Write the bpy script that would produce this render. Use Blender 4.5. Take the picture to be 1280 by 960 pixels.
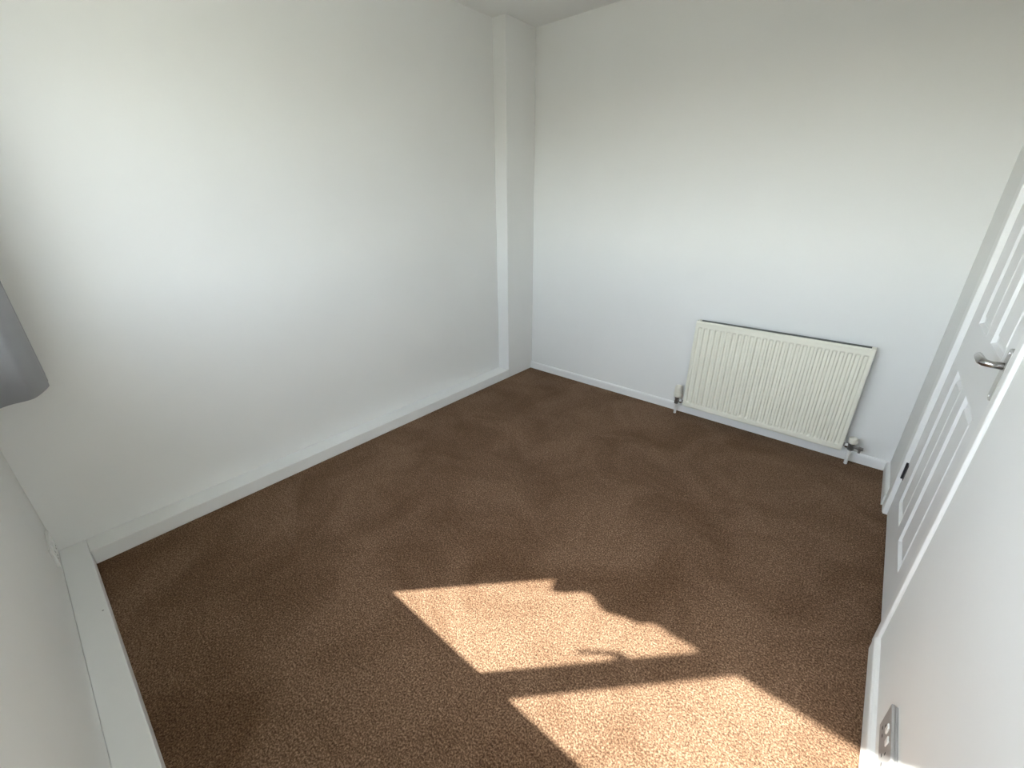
import bpy, bmesh, math, random
from mathutils import Matrix, Vector
random.seed(4)
scene = bpy.context.scene
for o in list(bpy.data.objects):
    bpy.data.objects.remove(o)

# ------------------------------------------------------------------ camera
cam_data = bpy.data.cameras.new('camera')
cam_data.sensor_fit = 'HORIZONTAL'
cam_data.sensor_width = 36.0
cam_data.lens = 527.59 / 1280 * 36.0
cam_data.clip_start = 0.01
camera = bpy.data.objects.new('camera', cam_data)
right = Vector((0.76087713, 0.64886205, -0.00663613))
down = Vector((0.25429866, -0.30757660, -0.91691266))
fwd = Vector((-0.59699094, 0.69597031, -0.39903275))
m = Matrix.Identity(4)
for i in range(3):
    m[i][0] = right[i]; m[i][1] = -down[i]; m[i][2] = -fwd[i]
m[0][3], m[1][3], m[2][3] = 2.13786, -2.74863, 1.35554
camera.matrix_world = m
scene.collection.objects.link(camera)
scene.camera = camera

# ------------------------------------------------------------------ sky, sun, exposure
SUN_DIR = Vector((0.70, 0.714, -1.0)).normalized()       # the way the sunlight travels
world = bpy.data.worlds.new('sky')
scene.world = world
world.use_nodes = True
wn = world.node_tree
wn.nodes.clear()
sky = wn.nodes.new('ShaderNodeTexSky')
sky.sky_type = 'NISHITA'
sky.sun_disc = False
sky.sun_elevation = math.radians(45)
sky.sun_rotation = math.radians(224.4)
sky.air_density = 1.0
sky.dust_density = 0.6
bg = wn.nodes.new('ShaderNodeBackground')
bg.inputs['Strength'].default_value = 0.48
wo = wn.nodes.new('ShaderNodeOutputWorld')
hs = wn.nodes.new('ShaderNodeHueSaturation')      # hazy summer sky, whiter than clear air
hs.inputs['Saturation'].default_value = 0.40
wn.links.new(sky.outputs[0], hs.inputs['Color'])
wn.links.new(hs.outputs[0], bg.inputs[0])
wn.links.new(bg.outputs[0], wo.inputs[0])

sun_data = bpy.data.lights.new('sun', 'SUN')
sun_data.energy = 8.6
sun_data.angle = math.radians(0.6)
sun_data.color = (1.0, 0.985, 0.95)
sun = bpy.data.objects.new('sun', sun_data)
sun.location = (-4, -8, 8)
sun.rotation_euler = SUN_DIR.to_track_quat('-Z', 'Y').to_euler()
scene.collection.objects.link(sun)

vs = scene.view_settings
vs.view_transform = 'Standard'
vs.look = 'None'
vs.exposure = 1.85
vs.gamma = 1.0
vs.use_curve_mapping = False

# ------------------------------------------------------------------ materials
def new_mat(name):
    mt = bpy.data.materials.new(name)
    mt.use_nodes = True
    nt = mt.node_tree
    return mt, nt, nt.nodes['Principled BSDF']

def add_bump(nt, bsdf, scale, strength, dist, detail=3.0):
    tc = nt.nodes.new('ShaderNodeTexCoord')
    nz = nt.nodes.new('ShaderNodeTexNoise')
    nz.inputs['Scale'].default_value = scale
    nz.inputs['Detail'].default_value = detail
    bp = nt.nodes.new('ShaderNodeBump')
    bp.inputs['Strength'].default_value = strength
    bp.inputs['Distance'].default_value = dist
    nt.links.new(tc.outputs['Object'], nz.inputs['Vector'])
    nt.links.new(nz.outputs['Fac'], bp.inputs['Height'])
    nt.links.new(bp.outputs[0], bsdf.inputs['Normal'])
    return tc, nz

def paint(name, col, rough, bump=0.0, scale=220.0, var=0.02):
    mt, nt, b = new_mat(name)
    b.inputs['Roughness'].default_value = rough
    tc, nz = add_bump(nt, b, scale, bump, 0.001)
    n2 = nt.nodes.new('ShaderNodeTexNoise')
    n2.inputs['Scale'].default_value = 2.3
    n2.inputs['Detail'].default_value = 4.0
    nt.links.new(tc.outputs['Object'], n2.inputs['Vector'])
    rp = nt.nodes.new('ShaderNodeValToRGB')
    rp.color_ramp.elements[0].position = 0.3
    rp.color_ramp.elements[1].position = 0.7
    rp.color_ramp.elements[0].color = (*[c * (1 - var) for c in col], 1)
    rp.color_ramp.elements[1].color = (*[min(1, c * (1 + var)) for c in col], 1)
    nt.links.new(n2.outputs['Fac'], rp.inputs[0])
    nt.links.new(rp.outputs[0], b.inputs['Base Color'])
    return mt

def metal(name, col, rough):
    mt, nt, b = new_mat(name)
    b.inputs['Metallic'].default_value = 1.0
    b.inputs['Base Color'].default_value = (*col, 1)
    tc, nz = add_bump(nt, b, 90.0, 0.03, 0.0005)
    mr = nt.nodes.new('ShaderNodeMapRange')
    mr.inputs['To Min'].default_value = rough * 0.8
    mr.inputs['To Max'].default_value = rough * 1.2
    nt.links.new(nz.outputs['Fac'], mr.inputs['Value'])
    nt.links.new(mr.outputs[0], b.inputs['Roughness'])
    return mt

def carpet_mat():
    mt, nt, b = new_mat('brown carpet')
    b.inputs['Roughness'].default_value = 1.0
    b.inputs['Specular IOR Level'].default_value = 0.0
    b.inputs['Sheen Weight'].default_value = 0.10
    b.inputs['Sheen Roughness'].default_value = 0.6
    b.inputs['Sheen Tint'].default_value = (0.9, 0.7, 0.55, 1)
    tc = nt.nodes.new('ShaderNodeTexCoord')
    def noise(scale, detail, rough, dist=0.0):
        n = nt.nodes.new('ShaderNodeTexNoise')
        n.inputs['Scale'].default_value = scale
        n.inputs['Detail'].default_value = detail
        n.inputs['Roughness'].default_value = rough
        n.inputs['Distortion'].default_value = dist
        nt.links.new(tc.outputs['Object'], n.inputs['Vector'])
        return n
    def ramp(src, *stops):
        rp = nt.nodes.new('ShaderNodeValToRGB')
        el = rp.color_ramp.elements
        el[0].position, el[0].color = stops[0][0], (*stops[0][1], 1)
        el[1].position, el[1].color = stops[-1][0], (*stops[-1][1], 1)
        for p, c in stops[1:-1]:
            el.new(p).color = (*c, 1)
        nt.links.new(src, rp.inputs[0])
        return rp.outputs[0]
    def mul(a, b):
        mx = nt.nodes.new('ShaderNodeMix')
        mx.data_type = 'RGBA'; mx.blend_type = 'MULTIPLY'
        mx.inputs[0].default_value = 1.0
        nt.links.new(a, mx.inputs[6]); nt.links.new(b, mx.inputs[7])
        return mx.outputs[2]
    fine = noise(185.0, 3.0, 0.75)          # single tufts of mixed yarn
    clump = noise(58.0, 4.0, 0.65)          # tufts leaning together
    nap = noise(2.6, 5.0, 0.6, 0.7)         # brushed and trodden areas
    c1 = ramp(fine.outputs['Fac'], (0.33, (0.040, 0.0205, 0.0115)), (0.49, (0.130, 0.075, 0.045)), (0.66, (0.32, 0.208, 0.134)))
    c2 = ramp(clump.outputs['Fac'], (0.33, (0.83, 0.81, 0.79)), (0.67, (1.18, 1.20, 1.22)))
    c3 = ramp(nap.outputs['Fac'], (0.36, (0.74, 0.69, 0.64)), (0.62, (1.12, 1.13, 1.15)))
    nt.links.new(mul(mul(c1, c2), c3), b.inputs['Base Color'])
    ad = nt.nodes.new('ShaderNodeMath'); ad.operation = 'MULTIPLY_ADD'
    ad.inputs[1].default_value = 1.5
    nt.links.new(clump.outputs['Fac'], ad.inputs[0])
    nt.links.new(fine.outputs['Fac'], ad.inputs[2])
    bp = nt.nodes.new('ShaderNodeBump')
    bp.inputs['Strength'].default_value = 0.6
    bp.inputs['Distance'].default_value = 0.0022
    nt.links.new(ad.outputs[0], bp.inputs['Height'])
    nt.links.new(bp.outputs[0], b.inputs['Normal'])
    return mt

def fabric_mat(name, col):
    mt, nt, b = new_mat(name)
    b.inputs['Roughness'].default_value = 0.85
    b.inputs['Sheen Weight'].default_value = 0.2
    tc = nt.nodes.new('ShaderNodeTexCoord')
    wv = nt.nodes.new('ShaderNodeTexWave')
    wv.wave_type = 'BANDS'; wv.bands_direction = 'Z'
    wv.inputs['Scale'].default_value = 300.0
    wv.inputs['Distortion'].default_value = 1.0
    nz = nt.nodes.new('ShaderNodeTexNoise'); nz.inputs['Scale'].default_value = 14.0
    nt.links.new(tc.outputs['Object'], wv.inputs['Vector'])
    nt.links.new(tc.outputs['Object'], nz.inputs['Vector'])
    rp = nt.nodes.new('ShaderNodeValToRGB')
    rp.color_ramp.elements[0].color = (*[c * 0.9 for c in col], 1)
    rp.color_ramp.elements[1].color = (*[c * 1.1 for c in col], 1)
    nt.links.new(nz.outputs['Fac'], rp.inputs[0])
    nt.links.new(rp.outputs[0], b.inputs['Base Color'])
    bp = nt.nodes.new('ShaderNodeBump')
    bp.inputs['Strength'].default_value = 0.15
    bp.inputs['Distance'].default_value = 0.0006
    nt.links.new(wv.outputs['Fac'], bp.inputs['Height'])
    nt.links.new(bp.outputs[0], b.inputs['Normal'])
    return mt

def glass_mat():
    mt = bpy.data.materials.new('window glass'); mt.use_nodes = True
    nt = mt.node_tree; nt.nodes.clear()
    out = nt.nodes.new('ShaderNodeOutputMaterial')
    tr = nt.nodes.new('ShaderNodeBsdfTransparent')
    tr.inputs[0].default_value = (0.96, 0.98, 0.97, 1)
    gl = nt.nodes.new('ShaderNodeBsdfGlossy'); gl.inputs['Roughness'].default_value = 0.02
    lw = nt.nodes.new('ShaderNodeLayerWeight')
    pw = nt.nodes.new('ShaderNodeMath'); pw.operation = 'POWER'; pw.inputs[1].default_value = 5.0
    fr = nt.nodes.new('ShaderNodeMath'); fr.operation = 'MULTIPLY_ADD'
    fr.inputs[1].default_value = 0.9; fr.inputs[2].default_value = 0.04
    nt.links.new(lw.outputs['Facing'], pw.inputs[0])
    nt.links.new(pw.outputs[0], fr.inputs[0])
    mx = nt.nodes.new('ShaderNodeMixShader')
    nt.links.new(fr.outputs[0], mx.inputs[0])
    nt.links.new(tr.outputs[0], mx.inputs[1])
    nt.links.new(gl.outputs[0], mx.inputs[2])
    nt.links.new(mx.outputs[0], out.inputs[0])
    return mt

M_WALL = paint('white wall emulsion', (0.80, 0.80, 0.785), 0.75, 0.06, 260.0, 0.012)
M_CEIL = paint('white ceiling paint', (0.80, 0.795, 0.78), 0.85, 0.08, 180.0, 0.012)
M_TRIM = paint('white gloss trim paint', (0.83, 0.83, 0.82), 0.35, 0.02, 40.0, 0.012)
M_DOOR = paint('white satin door paint', (0.80, 0.80, 0.80), 0.38, 0.05, 320.0, 0.012)
M_RAD = paint('cream radiator enamel', (0.83, 0.815, 0.71), 0.32, 0.01, 30.0, 0.02)
M_PLAST = paint('white plastic', (0.80, 0.80, 0.78), 0.35, 0.0, 50.0, 0.01)
M_VCAP = paint('ivory valve plastic', (0.78, 0.76, 0.67), 0.4, 0.0, 50.0, 0.02)
M_PIPE = paint('white painted pipe', (0.80, 0.79, 0.76), 0.45, 0.05, 120.0, 0.04)
M_STEEL = metal('satin steel', (0.62, 0.61, 0.60), 0.38)
M_CHROME = metal('polished chrome', (0.72, 0.72, 0.73), 0.14)
M_BRASS = metal('dull nickel', (0.30, 0.29, 0.28), 0.35)
M_HINGE = metal('darkened hinge steel', (0.10, 0.10, 0.11), 0.4)
M_LEVER = metal('worn chrome lever', (0.46, 0.46, 0.46), 0.24)
M_GREYPL = paint('grey socket plastic', (0.36, 0.35, 0.345), 0.4, 0.0, 50.0, 0.03)
M_CONVECTOR = paint('dark grey convector', (0.14, 0.14, 0.13), 0.9, 0.2, 80.0, 0.2)  # dark grey radiator interior, so the slot along its top reads dark
M_DARK = paint('black socket recess', (0.02, 0.02, 0.02), 0.6, 0.0, 50.0, 0.0)
M_UPVC = paint('white window plastic', (0.82, 0.82, 0.82), 0.3, 0.0, 50.0, 0.01)
M_CURT = fabric_mat('grey curtain fabric', (0.31, 0.32, 0.345))
M_CARPET = carpet_mat()
M_GLASS = glass_mat()
M_GROUND = paint('paving and lawn outside', (0.24, 0.235, 0.17), 0.9, 0.3, 20.0, 0.15)
M_BRICK = paint('dull red brick', (0.24, 0.17, 0.13), 0.9, 0.3, 12.0, 0.2)
M_STAIN = paint('grey paint mark', (0.30, 0.29, 0.28), 0.6, 0.0, 50.0, 0.05)

# ------------------------------------------------------------------ helpers
C = scene.collection

def link(name, bm, mat, parent=None, smooth=False, bevel=0.0, seg=2):
    me = bpy.data.meshes.new(name)
    bmesh.ops.recalc_face_normals(bm, faces=bm.faces)
    bm.to_mesh(me); bm.free()
    me.materials.append(mat)
    if smooth:
        for p in me.polygons:
            p.use_smooth = True
    o = bpy.data.objects.new(name, me)
    C.objects.link(o)
    if parent:
        o.parent = parent
        o.matrix_parent_inverse = parent.matrix_world.inverted()
    if bevel:
        md = o.modifiers.new('bevel', 'BEVEL')
        md.width = bevel; md.segments = seg; md.limit_method = 'ANGLE'
        md.angle_limit = math.radians(40)
    return o

def box(bm, x0, x1, y0, y1, z0, z1):
    v = [bm.verts.new((x, y, z)) for z in (z0, z1) for y in (y0, y1) for x in (x0, x1)]
    for f in ((0, 2, 3, 1), (4, 5, 7, 6), (0, 1, 5, 4), (2, 6, 7, 3), (0, 4, 6, 2), (1, 3, 7, 5)):
        bm.faces.new([v[i] for i in f])

def boxes(*bs):
    bm = bmesh.new()
    for b in bs:
        box(bm, *b)
    return bm

def tube(bm, pts, rads, n=16, flat=1.0, cap=True):
    """sweep a ring along pts; rads per point"""
    pts = [Vector(p) for p in pts]
    rings = []
    up0 = None
    for i, p in enumerate(pts):
        a = pts[max(i - 1, 0)]; b = pts[min(i + 1, len(pts) - 1)]
        t = (b - a).normalized()
        if up0 is None:
            up0 = Vector((0, 0, 1)) if abs(t.z) < 0.8 else Vector((1, 0, 0))
        s = t.cross(up0).normalized(); u = s.cross(t).normalized()
        r = rads[i] if isinstance(rads, (list, tuple)) else rads
        rings.append([bm.verts.new(p + s * (math.cos(k * 2 * math.pi / n) * r) + u * (math.sin(k * 2 * math.pi / n) * r * flat)) for k in range(n)])
    for i in range(len(rings) - 1):
        for k in range(n):
            bm.faces.new((rings[i][k], rings[i][(k + 1) % n], rings[i + 1][(k + 1) % n], rings[i + 1][k]))
    if cap:
        bm.faces.new(rings[0][::-1]); bm.faces.new(rings[-1])

def lathe_z(bm, x, y, prof, n=20):
    """prof: list of (z, radius)"""
    rings = [[bm.verts.new((x + math.cos(k * 2 * math.pi / n) * r, y + math.sin(k * 2 * math.pi / n) * r, z)) for k in range(n)] for z, r in prof]
    for i in range(len(rings) - 1):
        for k in range(n):
            bm.faces.new((rings[i][k], rings[i][(k + 1) % n], rings[i + 1][(k + 1) % n], rings[i + 1][k]))
    bm.faces.new(rings[0][::-1]); bm.faces.new(rings[-1])

def struct(o, label):
    o['kind'] = 'structure'; o['label'] = label
    return o

def tag(o, label, cat, group=None):
    o['label'] = label; o['category'] = cat
    if group:
        o['group'] = group
    return o

def empty(name, loc):
    o = bpy.data.objects.new(name, None)
    o.empty_display_size = 0.05
    o.location = loc
    C.objects.link(o)
    bpy.context.view_layer.update()
    return o

# ------------------------------------------------------------------ room dimensions (metres)
XW = -0.108     # recessed left wall
YB = 0.015      # back wall
XR = 2.438      # right wall
YN = -2.959     # window wall
H = 2.40
LH = 0.067      # ledge height
YL = -2.876     # front of the ledge under the window
GW = 1.1        # top of the added outside wall that blocks low sky
T = 0.30        # wall thickness
YO = YN - 0.175 # outer face of the window wall
OY0, OY1, OZ = -1.240, -0.43, 2.03          # door opening
WX0, WX1, WZ0, WZ1 = 0.05, 2.27, 1.04, 2.10  # window opening

struct(link('floor', boxes((XW - T, XR + T, YO, YB + T, -0.12, 0.0)), M_CARPET), 'brown speckled cut-pile fitted carpet')
struct(link('ceiling', boxes((XW - T, XR + T, YO, YB + T, H, H + 0.15)), M_CEIL), 'plain white painted ceiling')
struct(link('wall_left', boxes((XW - T, XW, YO, YB + T, 0, H)), M_WALL), 'white recessed wall panel above the low ledge')
struct(link('wall_back', boxes((XW, XR, YB, YB + T, 0, H)), M_WALL), 'white wall carrying the radiator')
struct(link('wall_right', boxes((XR, XR + T, YO, OY0, 0, H), (XR, XR + T, OY1, YB + T, 0, H),
                                (XR, XR + T, OY0, OY1, OZ, H), (XR + 0.10, XR + T, OY0, OY1, 0, OZ)), M_WALL), 'white wall with the panelled door')
struct(link('wall_front', boxes((XW, WX0, YO, YN, 0, H), (WX1, XR, YO, YN, 0, H),
                                (WX0, WX1, YO, YN, 0, WZ0), (WX0, WX1, YO, YN, WZ1, H)), M_WALL), 'white wall below the window at the left edge')

# boxed ledges and the corner pier
struct(link('trim_1', boxes((XW, 0.0, YL, -0.296, 0, LH)), M_TRIM, bevel=0.003), 'low white boxed ledge along the foot of the left wall')
struct(link('trim_2', boxes((XW, XR, YN, YL, 0, LH)), M_TRIM, bevel=0.003), 'wide white boxed ledge at the foot of the window wall')
struct(link('trim_3', boxes((XW, 0.0, -0.296, YB, 0, H)), M_WALL, bevel=0.003), 'white boxed corner pier between left wall and radiator wall')

bm = bmesh.new()
bmesh.ops.create_circle(bm, cap_ends=True, radius=0.003, segments=9, matrix=Matrix.Translation((0.393, -2.891, LH + 0.0004)))
link('paint_mark', bm, M_STAIN, bpy.data.objects['trim_2'])

def skirting(name, p0, p1, nrm, h, th, label):
    """bullnosed skirting board from p0 to p1, protruding along nrm from the wall"""
    bm = bmesh.new()
    prof = [(0, 0), (th, 0), (th, h - 0.012), (th * 0.9, h - 0.006), (th * 0.6, h - 0.0015), (th * 0.3, h), (0, h)]
    rows = []
    for p in (p0, p1):
        rows.append([bm.verts.new((p[0] + nrm[0] * a, p[1] + nrm[1] * a, z)) for a, z in prof])
    n = len(prof)
    for i in range(n):
        j = (i + 1) % n
        bm.faces.new((rows[0][i], rows[0][j], rows[1][j], rows[1][i]))
    bm.faces.new(rows[0]); bm.faces.new(rows[1][::-1])
    return struct(link(name, bm, M_TRIM), label)

skirting('baseboard_back', (0, YB), (XR, YB), (0, -1), 0.056, 0.015, 'thin white skirting board under the radiator')
skirting('baseboard_right', (XR, OY1 + 0.07), (XR, YB - 0.015), (-1, 0), 0.060, 0.016, 'short white skirting board between door and radiator wall')
skirting('baseboard_right', (XR, YL), (XR, OY0 - 0.0515), (-1, 0), 0.060, 0.016, 'white skirting board below the right-hand socket')

# ------------------------------------------------------------------ window (behind the camera's left, it lights the room)
YF0, YF1 = -3.12, -3.05      # frame depth
win = empty('window_1', ((WX0 + WX1) / 2, YN, WZ0))
struct(win, 'white plastic casement window that lets the sun in')
GZ0, GZ1 = 1.10, 2.04
link('frame', boxes((WX0, WX1, YF0, YF1, WZ0, GZ0), (WX0, WX1, YF0, YF1, GZ1, WZ1),
                    (WX0, 0.113, YF0, YF1, GZ0, GZ1), (2.207, WX1, YF0, YF1, GZ0, GZ1)), M_UPVC, win)
link('mullion', boxes((0.640, 0.693, YF0, YF1, GZ0, GZ1)), M_UPVC, win)
link('mullion', boxes((1.627, 1.680, YF0, YF1, GZ0, GZ1)), M_UPVC, win)
for a, b in ((0.113, 0.640), (0.693, 1.627), (1.680, 2.207)):
    link('pane', boxes((a, b, -3.088, -3.084, GZ0, GZ1)), M_GLASS, win)
link('window_sill', boxes((WX0, WX1, YF1, YN, WZ0, 1.064), (WX0 - 0.03, WX1 + 0.03, YN, -2.93, WZ0, 1.064)), M_UPVC, win, bevel=0.003)
bm = bmesh.new()
tube(bm, [(0.655, YF1, 1.665), (0.655, YF1 + 0.014, 1.665), (0.652, YF1 + 0.030, 1.660), (0.645, YF1 + 0.034, 1.635), (0.632, YF1 + 0.034, 1.59), (0.622, YF1 + 0.032, 1.54)], [0.018, 0.017, 0.010, 0.0085, 0.0075, 0.006], 12)
link('window_handle', bm, M_UPVC, win, smooth=True)

# ground outside
struct(link('ground', boxes((-300, 300, -400, YO, -0.4, -0.3)), M_GROUND), 'pale paved ground outside the window')

# unseen wall added outside to hold back light from the low sky
struct(link('wall_sky_block', boxes((-30, 30, -12.25, -12.0, -0.3, GW)), M_BRICK), 'unseen brick wall added outside the window to block low sky')

# ------------------------------------------------------------------ door
FX = 2.447      # door face
door = empty('door_1', (FX, (OY0 + OY1) / 2, 0))
struct(door, 'white moulded panel door with a lever handle')
DY0, DY1 = OY0 + 0.004, OY1 - 0.003
DZ0, DZ1 = 0.008, 2.0
cols = ((-0.785, -0.590), (-1.080, -0.875))
rowsz = ((0.165, 0.775), (0.945, 1.52), (1.62, 1.87))
bm = bmesh.new()
ys = [DY0, cols[1][0], cols[1][1], cols[0][0], cols[0][1], DY1]
zs = [DZ0] + [z for r in rowsz for z in r] + [DZ1]
gv = {}
for i, y in enumerate(ys):
    for j, z in enumerate(zs):
        gv[i, j] = bm.verts.new((FX, y, z))
for i in range(5):
    for j in range(len(zs) - 1):
        if i in (1, 3) and j % 2 == 1:
            continue
        bm.faces.new((gv[i, j], gv[i + 1, j], gv[i + 1, j + 1], gv[i, j + 1]))
bx = FX + 0.04
b4 = [bm.verts.new((bx, y, z)) for y, z in ((DY0, DZ0), (DY1, DZ0), (DY1, DZ1), (DY0, DZ1))]
bm.faces.new(b4)
f4 = [gv[0, 0], gv[5, 0], gv[5, len(zs) - 1], gv[0, len(zs) - 1]]
me_edges = [[gv[i, 0] for i in range(6)], [gv[5, j] for j in range(len(zs))],
            [gv[i, len(zs) - 1] for i in range(5, -1, -1)], [gv[0, j] for j in range(len(zs) - 1, -1, -1)]]
for k, e in enumerate(me_edges):
    bm.faces.new(e + [b4[(k + 1) % 4], b4[k]])
leaf = link('door_leaf', bm, M_DOOR, door)
for (y0, y1) in cols:
    for (z0, z1) in rowsz:
        bm = bmesh.new()
        prof = [(0, 0), (0.004, -0.001), (0.010, 0.009), (0.016, 0.011), (0.029, 0.011), (0.036, 0.0025), (0.040, 0.002)]
        rings = []
        for ins, d in prof:
            rings.append([bm.verts.new((FX + d, y, z)) for y, z in ((y0 + ins, z0 + ins), (y1 - ins, z0 + ins), (y1 - ins, z1 - ins), (y0 + ins, z1 - ins))])
        for a, b in zip(rings, rings[1:]):
            for k in range(4):
                bm.faces.new((a[k], a[(k + 1) % 4], b[(k + 1) % 4], b[k]))
        bm.faces.new(rings[-1])
        link('door_panel', bm, M_DOOR, door)

def architrave(y0, y1, z0, z1):
    link('architrave', boxes((2.428, XR + 0.002, y0, y1, z0, z1)), M_TRIM, door, bevel=0.004)
architrave(OY1, OY1 + 0.07, 0, OZ + 0.07)
architrave(OY0 - 0.051, OY0 - 0.006, 0, OZ + 0.07)
architrave(OY0 - 0.006, OY1, OZ, OZ + 0.07)
link('door_jamb', boxes((2.431, XR + 0.1, OY1 - 0.003, OY1 + 0.002, 0, OZ)), M_TRIM, door)
link('door_jamb', boxes((2.431, XR + 0.1, OY0 - 0.006, OY0 + 0.003, 0, OZ)), M_TRIM, door)
link('door_head', boxes((2.431, XR + 0.1, OY0, OY1, OZ - 0.028, OZ + 0.002)), M_TRIM, door)

# lever handle on a long backplate
HY, HZ = -1.165, 0.957
bm = bmesh.new()
n = 8
pr = []
w, z0, z1 = 0.020, 0.862, 1.004
for k in range(n + 1):
    a = math.pi * k / n
    pr.append((HY + math.cos(a) * w, z1 - w * 0.5 + math.sin(a) * w * 0.5))
for k in range(n + 1):
    a = math.pi + math.pi * k / n
    pr.append((HY + math.cos(a) * w, z0 + w * 0.5 + math.sin(a) * w * 0.5))
fr = [bm.verts.new((FX - 0.008, y, z)) for y, z in pr]
bk = [bm.verts.new((FX + 0.001, y, z)) for y, z in pr]
bm.faces.new(fr); bm.faces.new(bk[::-1])
for k in range(len(pr)):
    j = (k + 1) % len(pr)
    bm.faces.new((fr[k], fr[j], bk[j], bk[k]))
hnd = link('door_handle', bm, M_STEEL, door, bevel=0.002)
hnd['label'] = 'satin steel handle plate'
bm = bmesh.new()
tube(bm, [(FX - 0.006, HY, HZ), (FX - 0.03, HY, HZ), (FX - 0.042, HY + 0.004, HZ + 0.001), (FX - 0.047, HY + 0.02, HZ + 0.001),
          (FX - 0.046, HY + 0.06, HZ - 0.001), (FX - 0.043, HY + 0.10, HZ - 0.005), (FX - 0.040, HY + 0.125, HZ - 0.009)],
     [0.0095, 0.0085, 0.0095, 0.010, 0.0095, 0.0085, 0.006], 16)
lv = link('lever', bm, M_LEVER, hnd, smooth=True)
lv['label'] = 'polished chrome lever'
for z in (z0 + 0.012, z1 - 0.012):
    bm = bmesh.new()
    tube(bm, [(FX - 0.0075, HY, z), (FX - 0.0095, HY, z)], 0.0035, 10)
    link('screw', bm, M_CHROME, hnd)
for hz in (0.245, 1.78):
    bm = bmesh.new()
    box(bm, FX - 0.0015, FX + 0.001, OY1 - 0.030, OY1 - 0.003, hz - 0.038, hz + 0.038)
    lathe_z(bm, FX - 0.004, OY1 - 0.005, [(hz - 0.04, 0.0045), (hz + 0.04, 0.0045)], 10)
    hg = link('hinge', bm, M_HINGE, door)
    hg['label'] = 'dark metal butt hinge'

# ------------------------------------------------------------------ radiator
RX0, RX1, RZ0, RZ1 = 1.347, 2.222, 0.078, 0.664
RF, RB = -0.068, -0.012      # front and back of the body
rad = empty('radiator', ((RX0 + RX1) / 2, (RF + RB) / 2, RZ0))
tag(rad, 'cream fluted panel radiator mounted low on the white back wall', 'radiator')
NF = 26
pitch = (RX1 - RX0 - 0.028) / NF
xs = [RX0, RX0 + 0.0015, RX0 + 0.006, RX0 + 0.0135]
dep = [0.006, 0.0015, 0.0, 0.0]        # rolled edge
fl = [0, 0, 0, 0]
for i in range(NF):
    c = RX0 + 0.014 + pitch * (i + 0.5)
    for u, f in ((-0.36, 0), (-0.29, 0.35), (-0.20, 0.92), (0.0, 1.0), (0.20, 0.92), (0.29, 0.35), (0.36, 0)):
        xs.append(c + u * pitch); fl.append(f); dep.append(0)
xs += [RX1 - 0.0135, RX1 - 0.006, RX1 - 0.0015, RX1]
fl += [0] * 4
dep += [0, 0, 0.0015, 0.006]
zrow = [(RZ0, 0.006, 0), (RZ0 + 0.0015, 0.0015, 0), (RZ0 + 0.006, 0, 0), (RZ0 + 0.030, 0, 0), (RZ0 + 0.036, 0, 0.45), (RZ0 + 0.043, 0, 1.0),
        (RZ0 + 0.2, 0, 1.0), (RZ1 - 0.2, 0, 1.0),
        (RZ1 - 0.046, 0, 1.0), (RZ1 - 0.041, 0, 0.45), (RZ1 - 0.036, 0, 0), (RZ1 - 0.016, 0, 0), (RZ1 - 0.012, -0.0012, 0), (RZ1 - 0.006, -0.0008, 0), (RZ1 - 0.0015, 0.0015, 0), (RZ1, 0.006, 0)]
bm = bmesh.new()
g = []
for z, dz, ff in zrow:
    g.append([bm.verts.new((x, RF + max(d, dz) + (min(dz, 0)) + f * ff * 0.0100, z)) for x, d, f in zip(xs, dep, fl)])
for j in range(len(g) - 1):
    for i in range(len(xs) - 1):
        bm.faces.new((g[j][i], g[j][i + 1], g[j + 1][i + 1], g[j + 1][i]))
# back of the pressed panel
bb = [bm.verts.new((x, RF + 0.010, z)) for x, z in ((RX0, RZ0), (RX1, RZ0), (RX1, RZ1), (RX0, RZ1))]
bm.faces.new(bb)
bm.faces.new(g[0][::-1] + [bb[0], bb[1]])
bm.faces.new(g[-1] + [bb[2], bb[3]])
bm.faces.new([r[0] for r in g] + [bb[3], bb[0]])
bm.faces.new([r[-1] for r in g][::-1] + [bb[1], bb[2]])
pf = link('front_panel', bm, M_RAD, rad, smooth=False)
link('back_panel', boxes((RX0 + 0.004, RX1 - 0.004, RB - 0.003, RB, RZ0 + 0.01, RZ1 - 0.002)), M_CONVECTOR, rad)
for sx in (RX0 + 0.001, RX1 - 0.019):
    link('end_cap', boxes((sx, sx + 0.018, RF + 0.009, RB, RZ0 + 0.012, RZ1 - 0.001)), M_RAD, rad, bevel=0.002)
# convector fins between the panels
bm = bmesh.new()
nz = 2 * 40
prev = None
for i in range(nz + 1):
    x = RX0 + 0.03 + (RX1 - RX0 - 0.06) * i / nz
    y = RF + 0.016 if i % 2 else RB - 0.005
    a = bm.verts.new((x, y, RZ0 + 0.06)); b = bm.verts.new((x, y, RZ1 - 0.05))
    if prev:
        bm.faces.new((prev[0], a, b, prev[1]))
    prev = (a, b)
link('convector_fins', bm, M_CONVECTOR, rad)
for sx in (RX0 + 0.14, RX1 - 0.18):
    for zz in (RZ0 + 0.06, RZ1 - 0.12):
        link('wall_bracket', boxes((sx, sx + 0.04, RB - 0.001, YB - 0.0005, zz, zz + 0.05)), M_RAD, rad)

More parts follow.
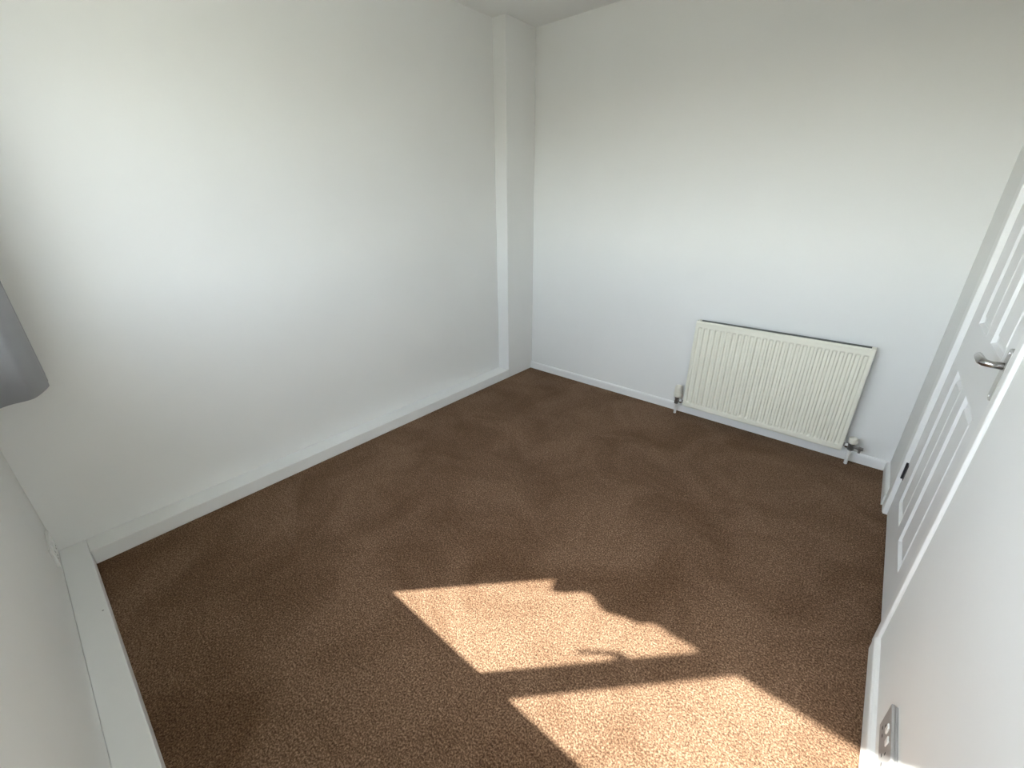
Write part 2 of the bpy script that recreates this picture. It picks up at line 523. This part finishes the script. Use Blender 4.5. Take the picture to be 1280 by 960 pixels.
def valve(x, kind):
    yv = -0.045
    therm = kind == 'thermostatic'
    zc = 0.098 if therm else 0.112
    bm = bmesh.new()
    # elbow body with a union running into the radiator's bottom corner
    lathe_z(bm, x, yv, [(zc - 0.026, 0.0100), (zc - 0.022, 0.0150), (zc - 0.006, 0.0150), (zc - 0.004, 0.0125), (zc + 0.012, 0.0130), (zc + 0.018, 0.0155), (zc + 0.028, 0.0155)], 8)
    inner = RX0 - 0.001 if therm else RX1 + 0.001
    tube(bm, [(x, yv, zc), ((x + inner) / 2, yv, zc), (inner, yv, zc)], [0.010, 0.010, 0.010], 12)
    body = link('radiator_valve', bm, M_BRASS, rad)
    bm = bmesh.new()
    a = x + (inner - x) * 0.45; b = x + (inner - x) * 0.8
    tube(bm, [(a, yv, zc), (b, yv, zc)], 0.015, 6)
    link('union_nut', bm, M_CHROME, body)
    bm = bmesh.new()
    if therm:
        lathe_z(bm, x, yv, [(zc + 0.026, 0.0185), (zc + 0.031, 0.0235), (zc + 0.056, 0.0235), (zc + 0.059, 0.0205), (zc + 0.064, 0.0205), (zc + 0.067, 0.0225), (zc + 0.098, 0.0205), (zc + 0.108, 0.0165), (zc + 0.111, 0.008)], 24)
    else:
        lathe_z(bm, x, yv, [(zc + 0.018, 0.0190), (zc + 0.023, 0.0215), (zc + 0.043, 0.0210), (zc + 0.051, 0.0185), (zc + 0.055, 0.010)], 24)
    cp = link('valve_cap', bm, M_VCAP, body)
    cp['label'] = 'ivory plastic cap'
    if not therm:
        bm = bmesh.new()
        tube(bm, [(x + 0.010, yv, zc), (x + 0.028, yv - 0.002, zc - 0.002), (x + 0.033, yv - 0.002, zc - 0.002), (x + 0.052, yv - 0.004, zc - 0.001)], [0.008, 0.008, 0.012, 0.0085], 12)
        tube(bm, [(x + 0.038, yv - 0.002, zc - 0.002), (x + 0.038, yv - 0.010, zc - 0.026)], [0.0075, 0.0055], 10)
        link('drain_tap', bm, M_BRASS, body)
    bm = bmesh.new()
    lathe_z(bm, x, yv, [(-0.004, 0.0085), (zc - 0.022, 0.0085)], 16)
    link('pipe_tail', bm, M_PIPE, body, smooth=False)

valve(1.300, 'thermostatic')
valve(2.258, 'lockshield')

# ------------------------------------------------------------------ sockets
def socket(name, label, origin, du, nrm, wd, ht, th, plate_mat):
    """surface socket: origin = bottom corner on the wall, du = horizontal run, nrm = away from the wall"""
    o0 = Vector(origin); du = Vector(du); nr = Vector(nrm); uz = Vector((0, 0, 1))
    t = empty(name, o0)
    tag(t, label, 'socket')
    def slab(u0, u1, z0, z1, n0, n1):
        bm = bmesh.new()
        vs_ = [bm.verts.new(o0 + du * u + uz * z + nr * n) for z in (z0, z1) for n in (n0, n1) for u in (u0, u1)]
        for f in ((0, 2, 3, 1), (4, 5, 7, 6), (0, 1, 5, 4), (2, 6, 7, 3), (0, 4, 6, 2), (1, 3, 7, 5)):
            bm.faces.new([vs_[i] for i in f])
        return bm
    link('back_box', slab(0, wd, 0, ht, -0.001, th - 0.007), plate_mat, t, bevel=0.003)
    fp = link('face_plate', slab(-0.001, wd + 0.001, -0.001, ht + 0.001, th - 0.008, th), plate_mat, t, bevel=0.003)
    for k in (0, 1):
        c = wd * (0.25 + 0.5 * k)
        sw = link('switch', slab(c + 0.013 - 0.040 * k, c + 0.027 - 0.040 * k, ht * 0.62, ht * 0.87, th - 0.001, th + 0.003), M_PLAST, fp, bevel=0.001)
        for u, z, w_, h_ in ((0, 0.56, 0.0045, 0.009), (-0.011, 0.28, 0.008, 0.005), (0.011, 0.28, 0.008, 0.005)):
            link('pin_slot', slab(c + u - w_ / 2, c + u + w_ / 2, ht * z - h_ / 2, ht * z + h_ / 2, th - 0.002, th + 0.0003), M_DARK, fp)
    return t

socket('wall_socket', 'white double wall socket on the window wall just above the wide ledge', (0.117, YN, 0.128), (-1, 0, 0), (0, 1, 0), 0.147, 0.087, 0.010, M_PLAST)
socket('wall_socket', 'grey-faced double socket on the right wall above the skirting board', (XR, -1.822, 0.142), (0, 1, 0), (-1, 0, 0), 0.147, 0.087, 0.013, M_GREYPL)

# ------------------------------------------------------------------ curtain at the left edge of the window
def ribbon(bm, path, z0, z1, th, rows=10):
    P = [Vector((x, y, 0)) for x, y in path]
    L_, R_ = [], []
    for i, p in enumerate(P):
        t = (P[min(i + 1, len(P) - 1)] - P[max(i - 1, 0)]).normalized()
        nrm = Vector((-t.y, t.x, 0))
        L_.append(p + nrm * th / 2); R_.append(p - nrm * th / 2)
    loop = L_ + R_[::-1]
    n = len(loop)
    rg = []
    for r in range(rows + 1):
        z = z0 + (z1 - z0) * r / rows
        rg.append([bm.verts.new((v.x, v.y, z)) for v in loop])
    for r in range(rows):
        for k in range(n):
            j = (k + 1) % n
            bm.faces.new((rg[r][k], rg[r][j], rg[r + 1][j], rg[r + 1][k]))
    m_ = len(P)
    for rr in (rg[0], rg[-1]):
        for k in range(m_ - 1):
            bm.faces.new((rr[k], rr[k + 1], rr[n - 2 - k], rr[n - 1 - k]))

def smooth_path(pts, it=3):
    for _ in range(it):
        q = [pts[0]]
        for a, b in zip(pts, pts[1:]):
            q.append((a[0] * 0.75 + b[0] * 0.25, a[1] * 0.75 + b[1] * 0.25))
            q.append((a[0] * 0.25 + b[0] * 0.75, a[1] * 0.25 + b[1] * 0.75))
        q.append(pts[-1])
        pts = q
    return pts

cur = empty('curtain', (0.1, -2.85, 0.79))
tag(cur, 'plain grey fabric curtain hanging at the left edge beside the window', 'curtain')
path = [(-0.08, -2.84), (-0.07, -2.775), (-0.045, -2.77), (-0.03, -2.92), (0.0, -2.93), (0.015, -2.775), (0.05, -2.77), (0.06, -2.93), (0.09, -2.935),
        (0.080, -2.790), (0.085, -2.773), (0.105, -2.774), (0.155, -2.790), (0.206, -2.812), (0.214, -2.83), (0.212, -2.868), (0.242, -2.905), (0.19, -2.93)]
bm = bmesh.new()
ribbon(bm, smooth_path(path, 2), 0.792, 2.24, 0.004)
link('curtain_cloth', bm, M_CURT, cur, smooth=True)

pole = empty('curtain_pole', (0.83, -2.86, 2.25))
tag(pole, 'steel curtain pole fixed above the window', 'curtain pole')
bm = bmesh.new(); tube(bm, [(-0.085, -2.855, 2.262), (2.41, -2.855, 2.262)], 0.012, 16)
link('rod', bm, M_STEEL, pole, smooth=True)
for x in (-0.015, 2.33):
    bm = bmesh.new(); tube(bm, [(x, YN, 2.262), (x, -2.855, 2.262)], 0.007, 10)
    link('pole_bracket', bm, M_STEEL, pole, smooth=True)

# gathered blind at the head of the left casement
bl = [(0.055, 1.78), (0.16, 1.775), (0.225, 1.785), (0.262, 1.745), (0.306, 1.712), (0.328, 1.728), (0.334, 1.795), (0.366, 1.802), (0.440, 1.790), (0.492, 1.796), (0.526, 1.798), (0.540, 1.822), (0.536, 1.885), (0.556, 1.888), (0.607, 1.878), (0.651, 1.878), (0.70, 1.885)]
bm = bmesh.new()
cols_ = []
for x, z in smooth_path(bl, 1):
    cols_.append([bm.verts.new((x, -3.0 + 0.012 * math.sin(x * 40) * k, z + (2.098 - z) * k2)) for k, k2 in ((1, 0), (1, 0.4), (0.4, 0.8), (0, 1))])
for a, b in zip(cols_, cols_[1:]):
    for k in range(3):
        bm.faces.new((a[k], b[k], b[k + 1], a[k + 1]))
blind = link('window_blind', bm, M_CURT, None, smooth=True)
sd = blind.modifiers.new('thick', 'SOLIDIFY'); sd.thickness = 0.004
tag(blind, 'grey fabric blind bunched up at the top of the left casement', 'blind')
